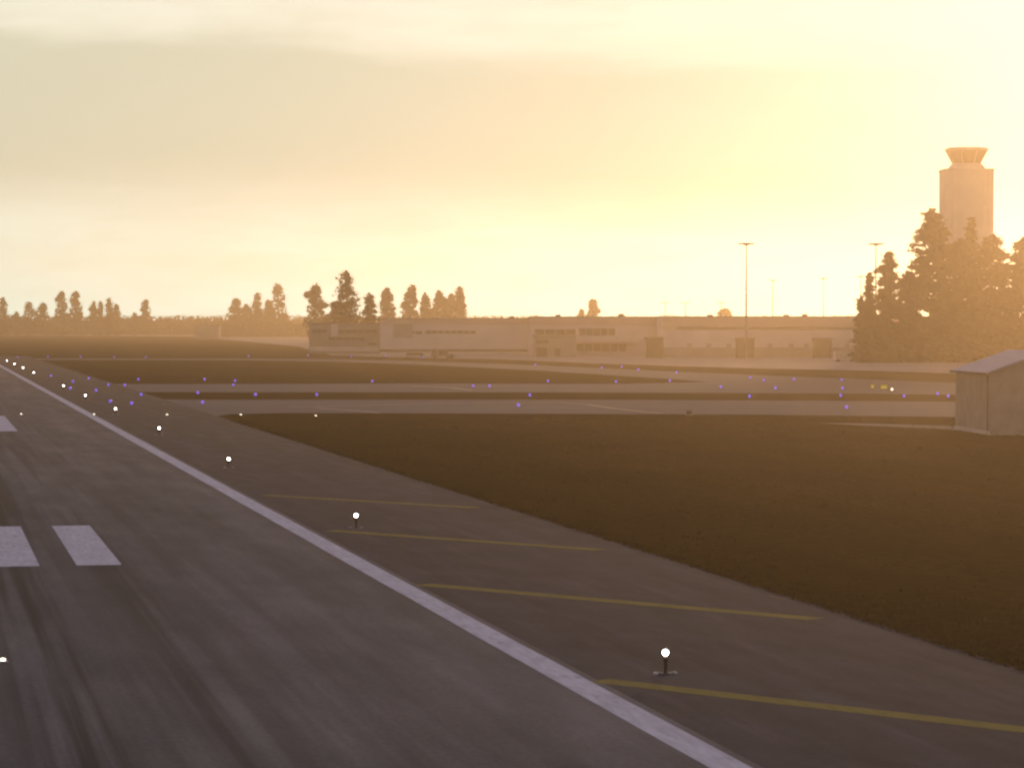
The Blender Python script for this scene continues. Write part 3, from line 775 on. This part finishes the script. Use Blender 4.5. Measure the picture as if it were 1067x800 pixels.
# stratus bank low over the horizon, thinning towards the sun
n1 = wnoise(7, 30, 5); n2 = wnoise(30, 160, 4, 4.0); n3 = wnoise(3.5, 9, 4, 9.0)
e2 = mth(nt, 'ADD', elv, mth(nt, 'MULTIPLY', mth(nt, 'SUBTRACT', n1, .5), .022))
e2 = mth(nt, 'ADD', e2, mth(nt, 'MULTIPLY', mth(nt, 'SUBTRACT', n2, .5), .010))
e2 = mth(nt, 'ADD', e2, mth(nt, 'MULTIPLY', mth(nt, 'SUBTRACT', az, .05), .05))
bank = mth(nt, 'MULTIPLY', mrange(e2, .028, .060), mrange(e2, .103, .090))
bank = mth(nt, 'MULTIPLY', bank, mrange(az, .40, .20))
def wmix(fac, a, b_, blend='MIX'):
    n = nt.nodes.new('ShaderNodeMix'); n.data_type = 'RGBA'; n.blend_type = blend; n.clamp_factor = True
    for key, q in (('Factor', fac), ('A', a), ('B', b_)):
        if isinstance(q, (int, float)): n.inputs[key].default_value = q
        elif isinstance(q, tuple): n.inputs[key].default_value = list(q)+[1]
        else: nt.links.new(q, n.inputs[key])
    return n.outputs['Result']
veil = wmix(1.0, sky.outputs[0], SKY_TINT, 'MULTIPLY')          # thin milky veil in front of the low sun
veil = wmix(mth(nt, 'MULTIPLY', mrange(elv, .20, .10, 0, .95), mrange(az, .44, .29, .74, 1.0)), veil, CREAM)
wisp = mth(nt, 'ADD', mth(nt, 'MULTIPLY', mrange(wnoise(16, 85, 6, 6.0), .40, .68), .55), mth(nt, 'MULTIPLY', mrange(wnoise(45, 300, 5, 2.0), .42, .66), .3))
veil = wmix(mth(nt, 'MULTIPLY', wisp, mrange(az, .45, .22)), veil, wmix(1.0, veil, (0.90, 0.875, 0.84), 'MULTIPLY'))
veil = wmix(mrange(elv, .055, .0, 0, 1), veil, wmix(1.0, veil, HORIZON, 'MULTIPLY'))
over = wmix(wnoise(4, 8, 5, 3.0), OVER_LO, OVER_HI)
gen = mth(nt, 'MULTIPLY', mrange(n3, .30, .55, .55, 1.0), mrange(elv, .12, .34))
low = wmix(mth(nt, 'MULTIPLY', bank, .88), veil, BANK)
cur = wmix(mth(nt, 'MULTIPLY', gen, .9), low, over)
nt.links.new(cur, bg.inputs['Color'])
bg.inputs['Strength'].default_value = 0.10

sd = bpy.data.lights.new('sun', 'SUN'); sd.energy = 2.45; sd.angle = R(4.0); sd.color = (1.0, 0.66, 0.36)
so = bpy.data.objects.new('sun', sd); COL.objects.link(so)
to_sun = Vector((math.sin(SUN_AZ)*math.cos(SUN_EL), math.cos(SUN_AZ)*math.cos(SUN_EL), math.sin(SUN_EL)))
so.rotation_euler = to_sun.to_track_quat('Z', 'Y').to_euler()
so.location = (0, 0, 60)

# ------------------------------------------------------------------ render settings
S.view_settings.view_transform = 'Standard'; S.view_settings.look = 'None'
S.view_settings.exposure = -1.0; S.view_settings.gamma = 1.0; S.view_settings.use_curve_mapping = False
cy = S.cycles
cy.use_denoising = True
cy.max_bounces = 4; cy.diffuse_bounces = 2; cy.glossy_bounces = 2; cy.transmission_bounces = 2
cy.volume_bounces = 1; cy.transparent_max_bounces = 4
cy.sample_clamp_indirect = 3.0
cy.caustics_reflective = False; cy.caustics_refractive = False
cy.filter_width = 2.6
